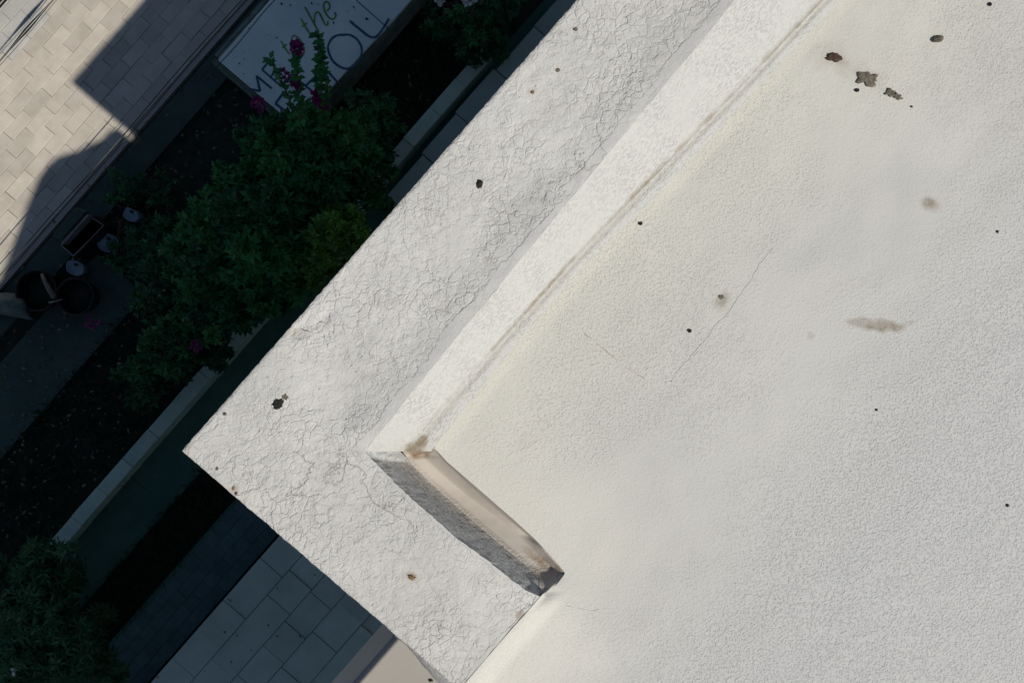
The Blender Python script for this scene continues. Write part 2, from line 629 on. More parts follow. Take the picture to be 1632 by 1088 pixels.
def zroof(px, py):
    u, v = uvw(px, py, 3.95)
    s = smooth01((-.235 - u) / .12) * smooth01((v + .58) / .25) * smooth01((-.24 - v) / .09)
    z = 3.94 + .035 * s
    z += .004 * mn.noise(Vector((px * .004, py * .004, 0))) + .0012 * mn.noise(Vector((px * .02, py * .02, 3)))
    return z


def grid(name, rows, mat, attrs=None, flip=False):
    nc = len(rows[0])
    vs = [p for r in rows for p in r]
    fs = []
    for i in range(len(rows) - 1):
        for j in range(nc - 1):
            a, b, c, d = i * nc + j, i * nc + j + 1, (i + 1) * nc + j + 1, (i + 1) * nc + j
            fs.append((a, d, c, b) if not flip else (a, b, c, d))
    o = mk(name, vs, fs, mat, house, True)
    if attrs:
        for k, vals in attrs.items():
            at = o.data.attributes.new(k, 'FLOAT', 'POINT')
            at.data.foreach_set('value', vals)
    return o


def frange(a, b, s):
    n = max(1, int(round((b - a) / s)))
    return [a + (b - a) * i / n for i in range(n + 1)]


def blob(px, py, cx, cy, rx, ry, a=0.0, soft=.5):
    dx, dy = px - cx, py - cy
    ca, sa = math.cos(a), math.sin(a)
    x, y = (dx * ca + dy * sa) / rx, (-dx * sa + dy * ca) / ry
    r = math.hypot(x, y) + .35 * mn.noise(Vector((px * .06, py * .06, 5)))
    return smooth01((1.15 - r) / soft)


# parapet top
rows, dirt, smo = [], [], []
pys = frange(-2500, -60, 60)[:-1] + frange(-60, 1112, 3.0)
pys = sorted(pys + [718, 719])
rowsk = []
for py in pys:
    a, b = xo(py), inner(py)
    if b < a + 2: b = a + 2
    r = []
    NCOL = 76
    for j in range(NCOL):
        t = j / (NCOL - 1)
        px = a + (b - a) * t
        de = min((px - a), (b - px))
        z = 4.0 + .0035 * mn.noise(Vector((px * .012, py * .012, 1))) + .0010 * mn.noise(Vector((px * .05, py * .05, 2)))
        z -= .0025 * (1 - min(1, (px - a) / 5.0)) ** 2
        z += lip(b - px, py)
        # shallow trowelled band near the inner edge
        # the hollow dip seen near the outer edge
        z -= .004 * blob(px, py, 478, 528, 22, 14, -.6, .8)
        z -= .003 * blob(px, py, 520, 505, 30, 12, -.8, .9)
        r.append(U(px, py, z))
        if py < 719:
            d_in = (b - px) * .75
        elif py < 948:
            d_in = (b - px) * .66
        else:
            d_in = (b - px) * .75
        band = 20 + 9 * mn.noise(Vector((py * .02 + px * .01, 2, 2)))
        if py >= 719: band = 8 + 9 * mn.noise(Vector((py * .02 + px * .01, 2, 2)))
        smo.append(smooth01((band + 8 - d_in) / 22.0))
        q = .75 * blob(px, py, 656, 918, 9, 8, 0, .6) + .5 * blob(px, py, 374, 780, 6, 9, .3, .6)
        q += .35 * blob(px, py, 470, 530, 16, 9, 0, .9) + .25 * blob(px, py, 848, 146, 10, 7, 0, .8)
        q += .5 * blob(px, py, 830, 980, 9, 8, 0, .5) if py > 900 else 0
        dirt.append(min(1, q))
    rows.append(r)
o = grid('parapet_top', rows, M['crack'], {'dirt': dirt, 'smooth': smo})

# sunny inner face of the long parapet, seam and fillet
rows, dirt = [], []
for py in frange(-2500, -60, 60)[:-1] + frange(-60, 719, 3.0):
    a = inner(py) - .3
    b, c = xSm(py), xF(py)
    if py > 700: b = b - (py - 700) * .5; c = max(b + 3, c)
    r = []
    for j in range(34):
        t = j / 33.0
        if t < .7:
            k = t / .7
            px = a + (b - a) * k
            zt_ = 4.0 + lip(0, py) + .0035 * mn.noise(Vector((a * .012, py * .012, 1)))
            z = zt_ - (zt_ - 3.948) * k
            z += .0015 * mn.noise(Vector((px * .03, py * .03, 7))) * min(1, k * 6)
            z = max(z, 3.946)
        else:
            k = (t - .7) / .3
            px = b + (c - b) * k
            zz = zroof(c, py)
            z = 3.948 + (zz - 3.948) * k - .0015 * math.sin(math.pi * min(1, k * 2.2)) * (k < .4545)
        r.append(U(px, py, z))
        dd = abs(px - (b - 2)) + 2.5 * mn.noise(Vector((py * .07, px * .05, 1)))
        amt = .42 + .50 * smooth01((.55 + .9 * mn.noise(Vector((py * .012, 0, 3)))))
        if py > 560: amt *= .35
        q = amt * smooth01((5.5 - dd) / 5.0)
        q += .95 * blob(px, py, 664, 712, 24, 13, -.6, .6)
        q += .22 * blob(px, py, b + 10, py, 9, 9, 0, .9)
        dirt.append(min(1, q))
    rows.append(r)
grid('parapet_face', rows, M['face'], {'dirt': dirt})

def ztrough(py, zc_=3.945):
    end = smooth01((py - 898) / 38.0)
    st = 1 - smooth01((py - 712) / 14.0)
    b0 = 3.868 + .05 * smooth01((py - 760) / 150.0)
    return b0 + (zc_ - b0) * end + (zc_ - b0) * .6 * st


# shaded rough inner face of the short parapet
rows = []
dirt = []
for py in frange(719, 948, 1.6):
    a, b = xW(py) - .8, xWf(py)
    jg = jagw(py); ft = 2.6 * mn.noise(Vector((py * .5, 4, 4))) + 1.5 * mn.noise(Vector((py * .15, 4, 1)))
    r = []
    for j in range(22):
        t = j / 21.0
        px = a + (b - a) * t + jg * (1 - t) ** 5 + ft * t ** 5
        jag = mn.noise(Vector((px * .09, py * .09, 5)))
        px2 = px + .8 * jag * math.sin(math.pi * t)
        e = smooth01((py - 719) / 18.0)
        e2 = 1 - max(0.0, min(1.0, (py - 835) / 113.0))
        znw = 4.0 + .0035 * mn.noise(Vector((a * .012, py * .012, 1)))
        znw -= (znw - 3.948) * max(0, min(1, (px - 581) / 55.0))
        zsw = 4.0 - (4.0 - ztrough(py, zroof(mleft(py), py)) + .003) * t ** .9
        z = znw + (zsw - znw) * e 
        r.append(U(px2, py, z))
    rows.append(r)
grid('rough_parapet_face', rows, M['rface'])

# trough floor and riser up to the roof field
rows, dirt, rough = [], [], []
for py in frange(712, 948, 2.0):
    wf = xWf(max(py, 719)) - 3
    if py < 722: wf = min(wf, 660)
    c = mleft(py) + 1.0
    A = pl([(712, 676), (731, 677), (768, 719), (799, 756), (823, 788), (852, 823), (888, 861), (905, 880), (948, 868)])(py)
    Bk = pl([(712, 688), (742, 716), (771, 747), (795, 773), (814, 795), (838, 824), (857, 846), (870, 862), (913, 900), (948, 866)])(py)
    A = min(A, c - 1.5); Bk = min(max(Bk, A + .5), c - .4)
    wf = min(wf, A - .8)
    end = smooth01((py - 898) / 38.0)
    st = 1 - smooth01((py - 712) / 14.0)
    zc_ = zroof(c, py) - .001
    z0 = ztrough(py, zc_)
    zB = z0 + .034 * (1 - end)
    zB = min(zB, zc_ - .034 * smooth01((py - 722) / 25.0) * (1 - smooth01((py - 850) / 25.0)) - .001)
    zB = max(zB, z0 + .004)
    r = []
    for j in range(26):
        if j <= 10:
            k = j / 10; px = wf + (A - wf) * k; z = z0 + .003 * (1 - k) ** 3 + .0007 * mn.noise(Vector((px * .06, py * .06, 3)))
        elif j <= 18:
            k = (j - 10) / 8; px = A + (Bk - A) * k; z = z0 + (zB - z0) * (k ** 1.15)
        else:
            k = (j - 18) / 7; px = Bk + (c - Bk) * k; z = zB + (zc_ - zB) * k
        r.append(U(px, py, z))
        q = .95 * blob(px, py, 672, 716, 22, 14, -.5, .6) + .6 * blob(px, py, 868, 896, 22, 10, .65, .8) + .45 * blob(px, py, 850, 884, 22, 8, .7, .7)
        q += .5 * blob(px, py, 893, 908, 12, 4, .8, .6)
        dirt.append(min(1, q))
        rough.append(smooth01((14 - (px - wf)) / 10.0) + .7 * smooth01((py - 860) / 40))
    rows.append(r)
grid('gutter_trough', rows, M['trough'], {'dirt': dirt, 'rough': rough})

# roof field
rows, dirt, cream = [], [], []
ts_ = [((i / 150.0) ** 1.0) for i in range(151)]
stains = [(1395, 517, 48, 11, .12, .62, .5), (1408, 521, 30, 9, .05, .3, .5), (1484, 325, 19, 13, .2, .9, 1.0), (1482, 324, 10, 7, .2, .6, .6), (1150, 480, 15, 17, .2, .8, 1.0), (1340, 70, 210, 120, .5, .13, 1.6), (1600, 120, 160, 200, .2, .10, 1.6),
          (1292, 535, 7, 8, 0, .35, .8), (1452, 515, 10, 5, 0, .25, .6), (1322, 92, 40, 28, .5, .22, 1.0), (1380, 120, 38, 24, .5, .26, 1.0),
          (1350, 105, 26, 10, .5, .22, .9)]
for py in frange(-2500, -60, 80)[:-1] + frange(-60, 1120, 3.6) + frange(1120, 4000, 90)[1:]:
    a = mleft(py)
    r = []
    xe = max(1700, a + 60)
    xs = [a + (xe - a) * t for t in ts_] + [xe + (6500 - xe) * t for t in (.03, .08, .2, .5, 1.0)]
    for px in xs:
        z = zroof(px, py)
        if 947 <= py < 1113:
            zp = 4.0012 + .0035 * mn.noise(Vector((a * .012, py * .012, 1)))
            z = z + (zp - z) * (1 - smooth01((px - a) / 45.0)) * (1 if px - a < 2 else smooth01((py - 940) / 40.0))
        r.append(U(px, py, z))
        q = 0
        if -60 <= py < 600 and 1100 < px < 2200:
            for (cx, cy, rx, ry, an, am, so) in stains:
                if abs(px - cx) < rx * 1.8 + 6 and abs(py - cy) < max(rx, ry) * 1.8 + 6:
                    q += am * blob(px, py, cx, cy, rx, ry, an, so)
        if 913 <= py < 950 and px < 905:
            q += .3 * blob(px, py, 886, 922, 16, 12, 0, .9)
        dirt.append(min(1, q))
        cr = .8 * smooth01((34 - (px - a)) / 24.0) * smooth01((722 - py) / 14.0) + .5 * smooth01((430 - (px - a)) / 410.0)
        cr -= 1.1 * smooth01((px + py * .9 - 1500) / 900.0) * (px < 2600)
        cream.append(max(-1, min(1, cr)))
    rows.append(r)
grid('roof_field', rows, M['roof'], {'dirt': dirt, 'cream': cream})

# walls down to the ground and the slab under the roof
foot = [U(297, 718, 4.0), U(3110, -2500, 4.0), U(6500, -2500, 4.0), U(6500, 4000, 4.0), U(4090, 4000, 4.0)]
wv, wf_ = prism_data([(p[0], p[1]) for p in foot], -.02, 3.80)
mk('house_wall', wv, wf_, M['wall'], house)
# outer faces of the parapet
vs, fs = [], []
outl = [(xo(py) + .4, py) for py in pys]
outl += [(xo(py) + .4, py) for py in frange(1112, 4000, 40)[1:]]
for (a, b) in outl:
    vs.append(U(a, b, 3.9945)); 
    x, y, _ = U(a, b, 4.0)
    vs.append((x, y, 3.78))
for i in range(len(outl) - 1):
    fs.append((2 * i, 2 * i + 2, 2 * i + 3, 2 * i + 1))
mk('parapet_outer_face', vs, fs, M['wall'], house)
# end ledge at bottom: eroded grey render under the rim next to the annex
vs, fs = [], []
for i in range(24):
    t = i / 23
    py = 1012 + (1135 - 1012) * t
    a = xo(py)
    wd = 1.5 + 15 * smooth01((py - 1018) / 75.0) + 1.5 * mn.noise(Vector((py * .12, 0, 0)))
    vs += [U(a + 1, py, 3.986), U(a - wd * .6, py + wd * .05, 3.975), U(a - wd, py + wd * .2, 3.93), U(a - wd - 1, py + wd * .2, 3.90)]
for i in range(23):
    for j in range(3):
        fs.append((4 * i + j, 4 * i + 4 + j, 4 * i + 5 + j, 4 * i + 1 + j))
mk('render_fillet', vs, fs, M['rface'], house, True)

# ------------------------------------------------------------------ annex roof at lower left
annex = empty('annex_roof', P(-520, -400, 0))
tag(annex, 'smooth beige flat annex roof with grey blue edge board, below the crackled parapet', 'roof')
s39 = (CZ - 3.9) / F


def W(u, v): return (u * DX + v * NX, u * DY + v * NY)


ua = -.50
prism('roof_sheet', [W(ua, -.209), W(-4.5, -.209), W(-4.5, -4.8), W(ua, -4.8)], 3.80, 3.90, M['beige'], annex)
prism('edge_board', [W(ua, -.205), W(-4.5, -.205), W(-4.5, -.2087), W(ua, -.2087)], 3.62, 3.896, M['fascia'], annex)
prism('soffit', [W(ua, -.211), W(-4.5, -.211), W(-4.5, -4.8), W(ua, -4.8)], 3.64, 3.798, M['fascia'], annex)
prism('annex_wall', [W(ua, -2.6), W(-4.4, -2.6), W(-4.4, -4.7), W(ua, -4.7)], 0.0, 3.639, M['wall'], annex)
sh = [(-.568, -.44), (-.62, -.41), (-.70, -.405), (-.76, -.375), (-.86, -.335), (-.975, -.262), (-1.06, -.248), (-1.17, -.262), (-1.36, -.325), (-1.85, -.515), (-2.7, -.515), (-2.7, -.606), (-.568, -.606)]  # added out of view: outline shaped to cast the street's shadow edge
prism('shadow_caster', [W(a, b) for a, b in sh], 4.405, 4.42, M['wall'], annex)
for a, b in ((-1.0, -.52), (-1.6, -.55), (-1.3, -.5)):
    prism('shadow_caster_leg', [W(a, b), W(a - .05, b), W(a - .05, b - .05), W(a, b - .05)], 3.902, 4.404, M['wall'], annex)

# ------------------------------------------------------------------ foliage
def leaves(name, pos, nrm, size, mat, parent, ratio=.42, fold=.25, seed=1, shade=None):
    """a mesh of folded leaf blades; pos: base points, nrm: growing directions"""
    n = len(pos)
    rs = np.random.RandomState(seed)
    d = nrm / (np.linalg.norm(nrm, axis=1, keepdims=True) + 1e-9)
    r = rs.normal(size=(n, 3)); r[:, 2] = 0
    side = np.cross(d, np.array([0, 0, 1.0])) + r * .25
    side -= d * np.sum(side * d, 1, keepdims=True)
    side /= (np.linalg.norm(side, axis=1, keepdims=True) + 1e-9)
    up = np.cross(side, d)
    L = (size * rs.uniform(.5, 1.45, n))[:, None]
    Wd = L * ratio
    b = pos
    t = pos + d * L - up * L * .12
    m = pos + d * L * .45
    l = m + side * Wd * .5 + up * Wd * fold
    q = m - side * Wd * .5 + up * Wd * fold
    V = np.stack([b, l, t, q], 1).reshape(-1, 3)
    idx = np.arange(n)[:, None] * 4
    T = np.concatenate([idx + np.array([[0, 2, 1]]), idx + np.array([[0, 3, 2]])], 1).reshape(-1)
    me = bpy.data.meshes.new(name)
    me.vertices.add(4 * n); me.vertices.foreach_set('co', V.astype(np.float32).reshape(-1))
    me.loops.add(6 * n); me.loops.foreach_set('vertex_index', T.astype(np.int32))
    me.polygons.add(2 * n)
    me.polygons.foreach_set('loop_start', np.arange(0, 6 * n, 3).astype(np.int32))
    me.update(calc_edges=True)
    at = me.attributes.new('shade', 'FLOAT', 'POINT')
    sh = rs.uniform(0, 1, n) if shade is None else shade
    at.data.foreach_set('value', np.repeat(sh, 4).astype(np.float32))
    me.materials.append(mat)
    o = bpy.data.objects.new(name, me)
    COL.objects.link(o)
    o.parent = parent
    if parent.type == 'EMPTY': o.location = -parent.location
    return o


def shrub(name, label, cat, base, clumps, mat, size, per=16, dens=1.0, seed=3, group=None, ratio=.42, stemmat=None):
    """clumps: list of (px, py, radius in px, z). Shoots spread through each clump, each shoot ends in a whorl of leaves"""
    rs = np.random.RandomState(seed)
    root = empty(name, (base[0], base[1], 0))
    tag(root, label, cat, group)
    P_, N_, SH = [], [], []
    bm_pts = []
    extra = []
    for (px, py, rp, z) in clumps:
        for q in range(3):
            an = rs.uniform(0, 6.283); dd = rp * rs.uniform(.8, 1.75)
            extra.append((px + dd * math.cos(an), py + dd * math.sin(an), rp * rs.uniform(.16, .42), z * rs.uniform(.5, 1.12)))
    clumps = list(clumps) + extra
    for (px, py, rp, z) in clumps:
        c = np.array(U(px, py, z)); R = rp * (CZ - z) / F
        k = int(dens * (rp ** 2) * .05) + 4
        tone = rs.uniform(-.45, .35)
        for i in range(k):
            a = rs.uniform(0, 2 * math.pi); q = math.sqrt(rs.uniform(0, 1)) * 1.05
            q *= 1 + .22 * math.sin(3 * a + px) + .14 * math.sin(7 * a + py)
            hz = rs.uniform(-1.7, 1) * math.sqrt(max(0.02, 1 - min(q, .98) ** 2)) * .75
            tip = c + np.array([q * math.cos(a) * R, q * math.sin(a) * R, hz * R])
            tip[2] = max(tip[2], .12)
            ax = np.array([q * math.cos(a) * .8, q * math.sin(a) * .8, .75]) + rs.normal(size=3) * .25
            ax /= np.linalg.norm(ax)
            sh0 = rs.uniform(0, .75) + tone
            for j in range(per):
                s = j / per
                ph = j * 2.399 + rs.uniform(0, .5)
                t1 = np.cross(ax, [.3, .5, .8]); t1 /= np.linalg.norm(t1); t2 = np.cross(ax, t1)
                out = t1 * math.cos(ph) + t2 * math.sin(ph)
                dr = out * (1.0 - .35 * (1 - s)) + ax * (.25 + .75 * (1 - s) * .6)
                P_.append(tip - ax * size * 1.9 * s); N_.append(dr)
                SH.append(np.clip(sh0 + rs.normal() * .12, 0, .95 if rs.uniform() < .93 else 1))
            if i % 3 == 0: bm_pts.append((tuple(tip - ax * size * 2), tuple(c - np.array([0, 0, R * .6]))))
    leaves('foliage', np.array(P_), np.array(N_), size, mat, root, ratio, seed=seed, shade=np.array(SH))
    # stems joined from every shoot to its clump and from clump to the base
    vs, fs = [], []

    def seg(a, b, r0, r1):
        a, b = Vector(a), Vector(b)
        t = (b - a)
        if t.length < 1e-4: return
        t.normalize(); x = t.cross(Vector((.2, .3, .9))).normalized(); y = t.cross(x)
        i0 = len(vs)
        for p, r in ((a, r0), (b, r1)):
            for k in range(4):
                an = k * math.pi / 2
                vs.append(p + (x * math.cos(an) + y * math.sin(an)) * r)
        for k in range(4):
            fs.append((i0 + k, i0 + (k + 1) % 4, i0 + 4 + (k + 1) % 4, i0 + 4 + k))
    for t, c in bm_pts: seg(c, t, .004, .0018)
    for (px, py, rp, z) in clumps:
        c = Vector(U(px, py, z)); c.z -= rp * (CZ - z) / F * .6
        b = Vector((base[0], base[1], 0.0))
        mid = (b + c) / 2 + Vector((rs.uniform(-.05, .05), rs.uniform(-.05, .05), .06))
        seg(b, mid, .014, .010); seg(mid, c, .010, .005)
    mk('branches', vs, fs, M['bark'], root)
    return root


# large bougainvillea in front of the board
bou = shrub('bougainvillea', 'dark bougainvillea with magenta flowers climbing over the lettered board', 'shrub', U(500, 250, 0),
            [(440, 215, 34, 1.25), (500, 222, 36, 1.3), (560, 232, 30, 1.15), (455, 262, 40, 1.2), (520, 275, 38, 1.25), (410, 250, 26, .95), (488, 190, 22, 1.35)],
            M['leafA'], .040, dens=1.15, seed=11)


def leafy_shoot(root, pts, n, size, mat, seed, spread=.02):
    rs = np.random.RandomState(seed)
    tube('shoot', pts, [.005 - .003 * i / (len(pts) - 1) for i in range(len(pts))], M['bark'], root, 5)
    pts = [np.array(p) for p in pts]
    Pp, Nn = [], []
    for i in range(n):
        t = (i + rs.uniform(0, 1)) / n * (len(pts) - 1)
        k = min(int(t), len(pts) - 2); f = t - k
        p = pts[k] * (1 - f) + pts[k + 1] * f
        ax = pts[k + 1] - pts[k]; ax = ax / np.linalg.norm(ax)
        a = i * 2.4 + rs.uniform(-.4, .4)
        out = np.array([math.cos(a), math.sin(a), rs.uniform(-.2, .35)])
        Pp.append(p + rs.normal(size=3) * spread * .15); Nn.append(out + ax * .3)
    leaves('shoot_leaves', np.array(Pp), np.array(Nn), size, mat, root, .62, seed=seed)


leafy_shoot(bou, [U(478, 215, 1.35), U(462, 160, 1.55), U(446, 122, 1.68), U(430, 93, 1.78)], 60, .031, M['leafA'], 5)
leafy_shoot(bou, [U(484, 215, 1.4), U(477, 165, 1.6), U(474, 122, 1.75), U(472, 84, 1.86)], 84, .033, M['leafA'], 6)
leafy_shoot(bou, [U(520, 215, 1.35), U(512, 160, 1.6), U(512, 105, 1.78), U(508, 55, 1.92)], 110, .034, M['leafA'], 7)
leafy_shoot(bou, [U(512, 215, 1.35), U(520, 170, 1.55), U(521, 128, 1.68), U(516, 98, 1.78)], 54, .034, M['leafA'], 8)


def flowers(root, px, py, z, rp, n, seed, mat=None, name='flower_cluster', size=.021):
    rs = np.random.RandomState(seed)
    c = np.array(U(px, py, z)); R = rp * (CZ - z) / F
    d = rs.normal(size=(n, 3)); d[:, 2] = np.abs(d[:, 2]) * .6
    d /= np.linalg.norm(d, axis=1, keepdims=True)
    pos = c + d * R * rs.uniform(.2, 1, n)[:, None]
    nn = d + rs.normal(size=(n, 3)) * .5
    return leaves(name, pos, nn, size, mat or M['flower'], root, .8, .15, seed)


for (a, b, zz, r, n) in ((473, 78, 1.92, 6, 80), (466, 127, 1.72, 5, 40), (473, 136, 1.72, 3, 25), (506, 155, 1.62, 6, 80), (515, 166, 1.58, 5, 40), (412, 166, 1.3, 8, 50), (452, 118, 1.68, 3, 14)):
    flowers(bou, a, b, zz, r, n, int(a + b))

shrub('broad_shrub', 'broad dark green shrub spreading over the kerb left of the parapet', 'shrub', U(400, 380, 0),
      [(330, 352, 40, .95), (385, 350, 42, 1.15), (440, 330, 42, 1.2), (350, 405, 44, 1.1), (405, 410, 42, 1.2), (455, 395, 36, 1.1), (300, 395, 34, .9), (470, 445, 30, 1.0), (415, 460, 38, 1.0), (490, 320, 34, 1.05), (530, 310, 30, .9), (590, 300, 24, .8), (370, 300, 30, .7), (330, 450, 36, .9), (420, 290, 30, .9), (380, 500, 32, .9), (520, 345, 24, 1.0)],
      M['leafA'], .044, dens=1.1, seed=21)
shrub('low_shrub', 'low dark leafy shrub hanging onto the kerb nearest the walkway', 'shrub', U(300, 540, 0),
      [(255, 480, 34, .6), (300, 520, 36, .7), (270, 560, 38, .6), (225, 590, 26, .45), (330, 560, 22, .6), (345, 500, 34, .75), (310, 465, 34, .7), (240, 620, 24, .4), (250, 430, 26, .5)],
      M['leafB'], .040, dens=.75, seed=31)
shrub('yellow_green_shrub', 'small yellow green shrub tucked against the white parapet edge', 'shrub', U(540, 385, 0),
      [(530, 365, 26, 1.3), (552, 385, 24, 1.25), (520, 405, 22, 1.2), (500, 435, 16, 1.1), (560, 350, 20, 1.25), (512, 372, 18, 1.35), (490, 405, 16, 1.1), (530, 340, 14, 1.1), (470, 440, 12, 1.0)],
      M['leafY'], .036, dens=.8, seed=41)
shrub('feathery_shrub', 'dark feathery shrub between the lettered board and the kerb', 'shrub', U(600, 190, 0),
      [(590, 175, 30, .8), (618, 200, 24, .7), (600, 230, 26, .8), (570, 262, 26, .85), (575, 205, 24, .95), (605, 252, 14, .7)],
      M['leafB'], .036, dens=.95, seed=51)
shrub('hedge_shrub', 'dim green shrub growing past the top edge beside the grey slabs', 'shrub', U(800, 10, 0),
      [(760, 25, 36, .6), (800, -5, 36, .7), (830, -25, 30, .7), (790, 60, 24, .45), (745, 70, 20, .35), (700, 40, 22, .3)],
      M['leafB'], .036, dens=.7, seed=61)
lowl = shrub('narrow_leaved_shrub', 'bushy shrub of narrow pointed leaves in front of the kerb end', 'shrub', U(60, 990, 0),
      [(60, 905, 34, 1.0), (25, 920, 34, .9), (80, 950, 36, 1.0), (40, 985, 40, 1.1), (95, 1010, 38, 1.0), (30, 1050, 42, 1.1), (100, 1065, 40, 1.0), (145, 1010, 24, .7), (150, 1060, 30, .7), (-10, 980, 40, 1.0), (58, 880, 16, 1.05), (180, 1085, 24, .5)],
      M['leafN'], .046, per=16, dens=.8, seed=71, ratio=.26)
flowers(lowl, 25, 1068, 1.3, 3, 9, 5, M['whitef'], 'white_blossom', .016)
shrub('shaded_plants', 'sparse dim plants under the street edge behind the blue basin', 'plant', U(230, 330, 0),
      [(215, 300, 22, .25), (250, 300, 20, .2), (190, 290, 18, .2), (260, 370, 24, .35), (215, 380, 20, .25), (235, 410, 22, .3), (190, 420, 16, .2)],
      M['leafB'], .034, dens=.6, seed=81)
for k, (a, b, r) in enumerate(((148, 515, 9), (312, 552, 6))):
    c = U(a, b, .3)
    e = empty('low_flowering_plant', (c[0], c[1], 0))
    tag(e, ('small patch of magenta flowers on the dim walkway edge', 'tiny magenta bloom low in the shrub by the kerb')[k], 'flower')
    flowers(e, a, b, .3 if k == 0 else .95, r, 40, 90 + k)
    tube('stem', [(c[0], c[1], .02), (c[0] + .01, c[1], .28 if k == 0 else .9)], .003, M['bark'], e, 5)
for k, (a, b, r) in enumerate(((701, -2, 6), (748, 2, 8))):
    c = U(a, b, .9)
    e = empty('white_flower', (c[0], c[1], 0))
    tag(e, ('smaller white flower head at the top edge, left of its neighbour', 'larger white ruffled flower head at the top edge near the shrub')[k], 'flower')
    flowers(e, a, b, .9, r, 120, 95 + k, M['whitef'], 'petals', .020)
    tube('stem', [(c[0], c[1], .0), (c[0] + .01, c[1] - .01, .88)], .004, M['bark'], e, 5)

# ground cover: grass in the unpaved strips, one object each
def grass(name, u0, u1, v0, v1, n, h, seed):
    rs = np.random.RandomState(seed)
    uu = rs.uniform(u0, u1, n) * CZ / F; vv = rs.uniform(v0, v1, n) * CZ / F
    pos = np.stack([uu * DX + vv * NX, uu * DY + vv * NY, np.zeros(n) + .002], 1)
    nn = rs.normal(size=(n, 3)) * .6; nn[:, 2] = 1
    e = empty('tmp')
    o = leaves(name, pos, nn, h, M['grass'], e, .09, .1, seed)
    o.parent = None; o.location = (0, 0, 0)
    bpy.data.objects.remove(e)
    tag(o, {'grass_strip': 'dark grass growing in the strip between path and tiles', 'bed_weeds': 'sparse weeds and dry blades over the black planting bed'}[name], name.replace('_', ' '), None, 'stuff')


grass('grass_strip', -1100, 200, 167, 235, 9000, .07, 3)
grass('bed_weeds', -1100, 500, 346, 488, 9000, .08, 4)
def litter(name, label, u0, u1, v0, v1, z, n, seed, sz, mat):
    rs = np.random.RandomState(seed)
    uu = rs.uniform(u0, u1, n) * CZ / F; vv = rs.uniform(v0, v1, n) * CZ / F
    pos = np.stack([uu * DX + vv * NX, uu * DY + vv * NY, np.zeros(n) + z], 1)
    nn = rs.normal(size=(n, 3)); nn[:, 2] = rs.uniform(0, .35, n)
    e = empty('tmp')
    o = leaves(name, pos, nn, sz, mat, e, .5, .2, seed)
    o.parent = None; o.location = (0, 0, 0)
    bpy.data.objects.remove(e)
    tag(o, label, 'leaf litter', None, 'stuff')


M['dead'] = leaf_mat('dead_leaf', (.05, .055, .03), (.14, .12, .07), (.24, .2, .13))
litter('leaf_litter', 'dead leaves scattered over the planting bed and walkway', -760, 420, 346, 600, .052, 900, 5, .03, M['dead'])
litter('path_litter', 'small dead leaves scattered on the dark path by the kerb', -760, 300, 240, 318, .025, 90, 6, .022, M['dead'])
litter('terrace_litter', 'few tiny dead leaves on the stone terrace', -760, -420, -60, 70, .235, 26, 8, .016, M['dead'])
litter('margin_litter', 'dead leaves along the street margin', -620, 200, 600, 668, .04, 120, 9, .024, M['dead'])
# dry twigs in the bed
for k in range(14):
    a, b = rnd.choice([(rnd.uniform(640, 740), rnd.uniform(40, 150)), (rnd.uniform(40, 210), rnd.uniform(700, 790)), (rnd.uniform(180, 240), rnd.uniform(560, 680))])
    p = Vector(U(a, b, .05)); an = rnd.uniform(0, 6.28); L = rnd.uniform(.08, .22)
    q = p + Vector((math.cos(an) * L, math.sin(an) * L, rnd.uniform(.02, .1)))
    m = (p + q) / 2 + Vector((rnd.uniform(-.02, .02), rnd.uniform(-.02, .02), .02))
    t = tube('dry_twig', [p, m, q], [.003, .0025, .001], M['bark'], None, 5)
    tag(t, 'thin dry twig lying in the dark planting bed', 'twig', 'dry twigs scattered in the bed')

# ------------------------------------------------------------------ lettered board
zb = .45
board = empty('lettered_board', P(140, 560, 0))
tag(board, 'big raised whitish board with blue and green handwritten lettering behind the bougainvillea', 'sign board')
pts = [P(28, 648, zb), P(30, 497, zb), P(46, 484, zb), P(243.6, 480, zb), P(243.6, 649, zb)]
o = prism('panel', [(p[0], p[1]) for p in pts], .40, zb, M['board'], board)
bevel(o, .004, 1)
pts = [P(245.4, 649, zb), P(245.4, 480, zb), P(620, 480, zb), P(620, 649, zb)]
o = prism('panel', [(p[0], p[1]) for p in pts], .40, zb - .004, M['board'], board)
bevel(o, .004, 1)
# sloping skirt on the garden side
vs, fs = [], []
n = 40
for i in range(n + 1):
    u = 40 + (620 - 40) * i / n
    jz = .01 * mn.noise(Vector((u * .05, 0, 0)))
    vs += [P(u, 480.5, .444), P(u, 474 + 30 * jz, .40), P(u, 461 + 20 * jz, .26), P(u, 458, .22), P(u, 470, .0)]
for i in range(n):
    for j in range(4):
        fs.append((5 * i + j, 5 * i + j + 1, 5 * i + 6 + j, 5 * i + 5 + j))
mk('skirt', vs, fs, M['bside'], board)
strip_ = prism('end_skirt', [P(18, 648, .3)[:2], P(20, 500, .3)[:2], P(28, 498, .3)[:2], P(27, 648, .3)[:2]], .0, .34, M['bside'], board)
strip_ = prism('plinth', [P(30, 645, .3)[:2], P(34, 500, .3)[:2], P(610, 490, .3)[:2], P(610, 645, .3)[:2]], .0, .398, M['bside'], board)


def Z(X, Y): return (380 + X / 6.8, Y / 6.8)


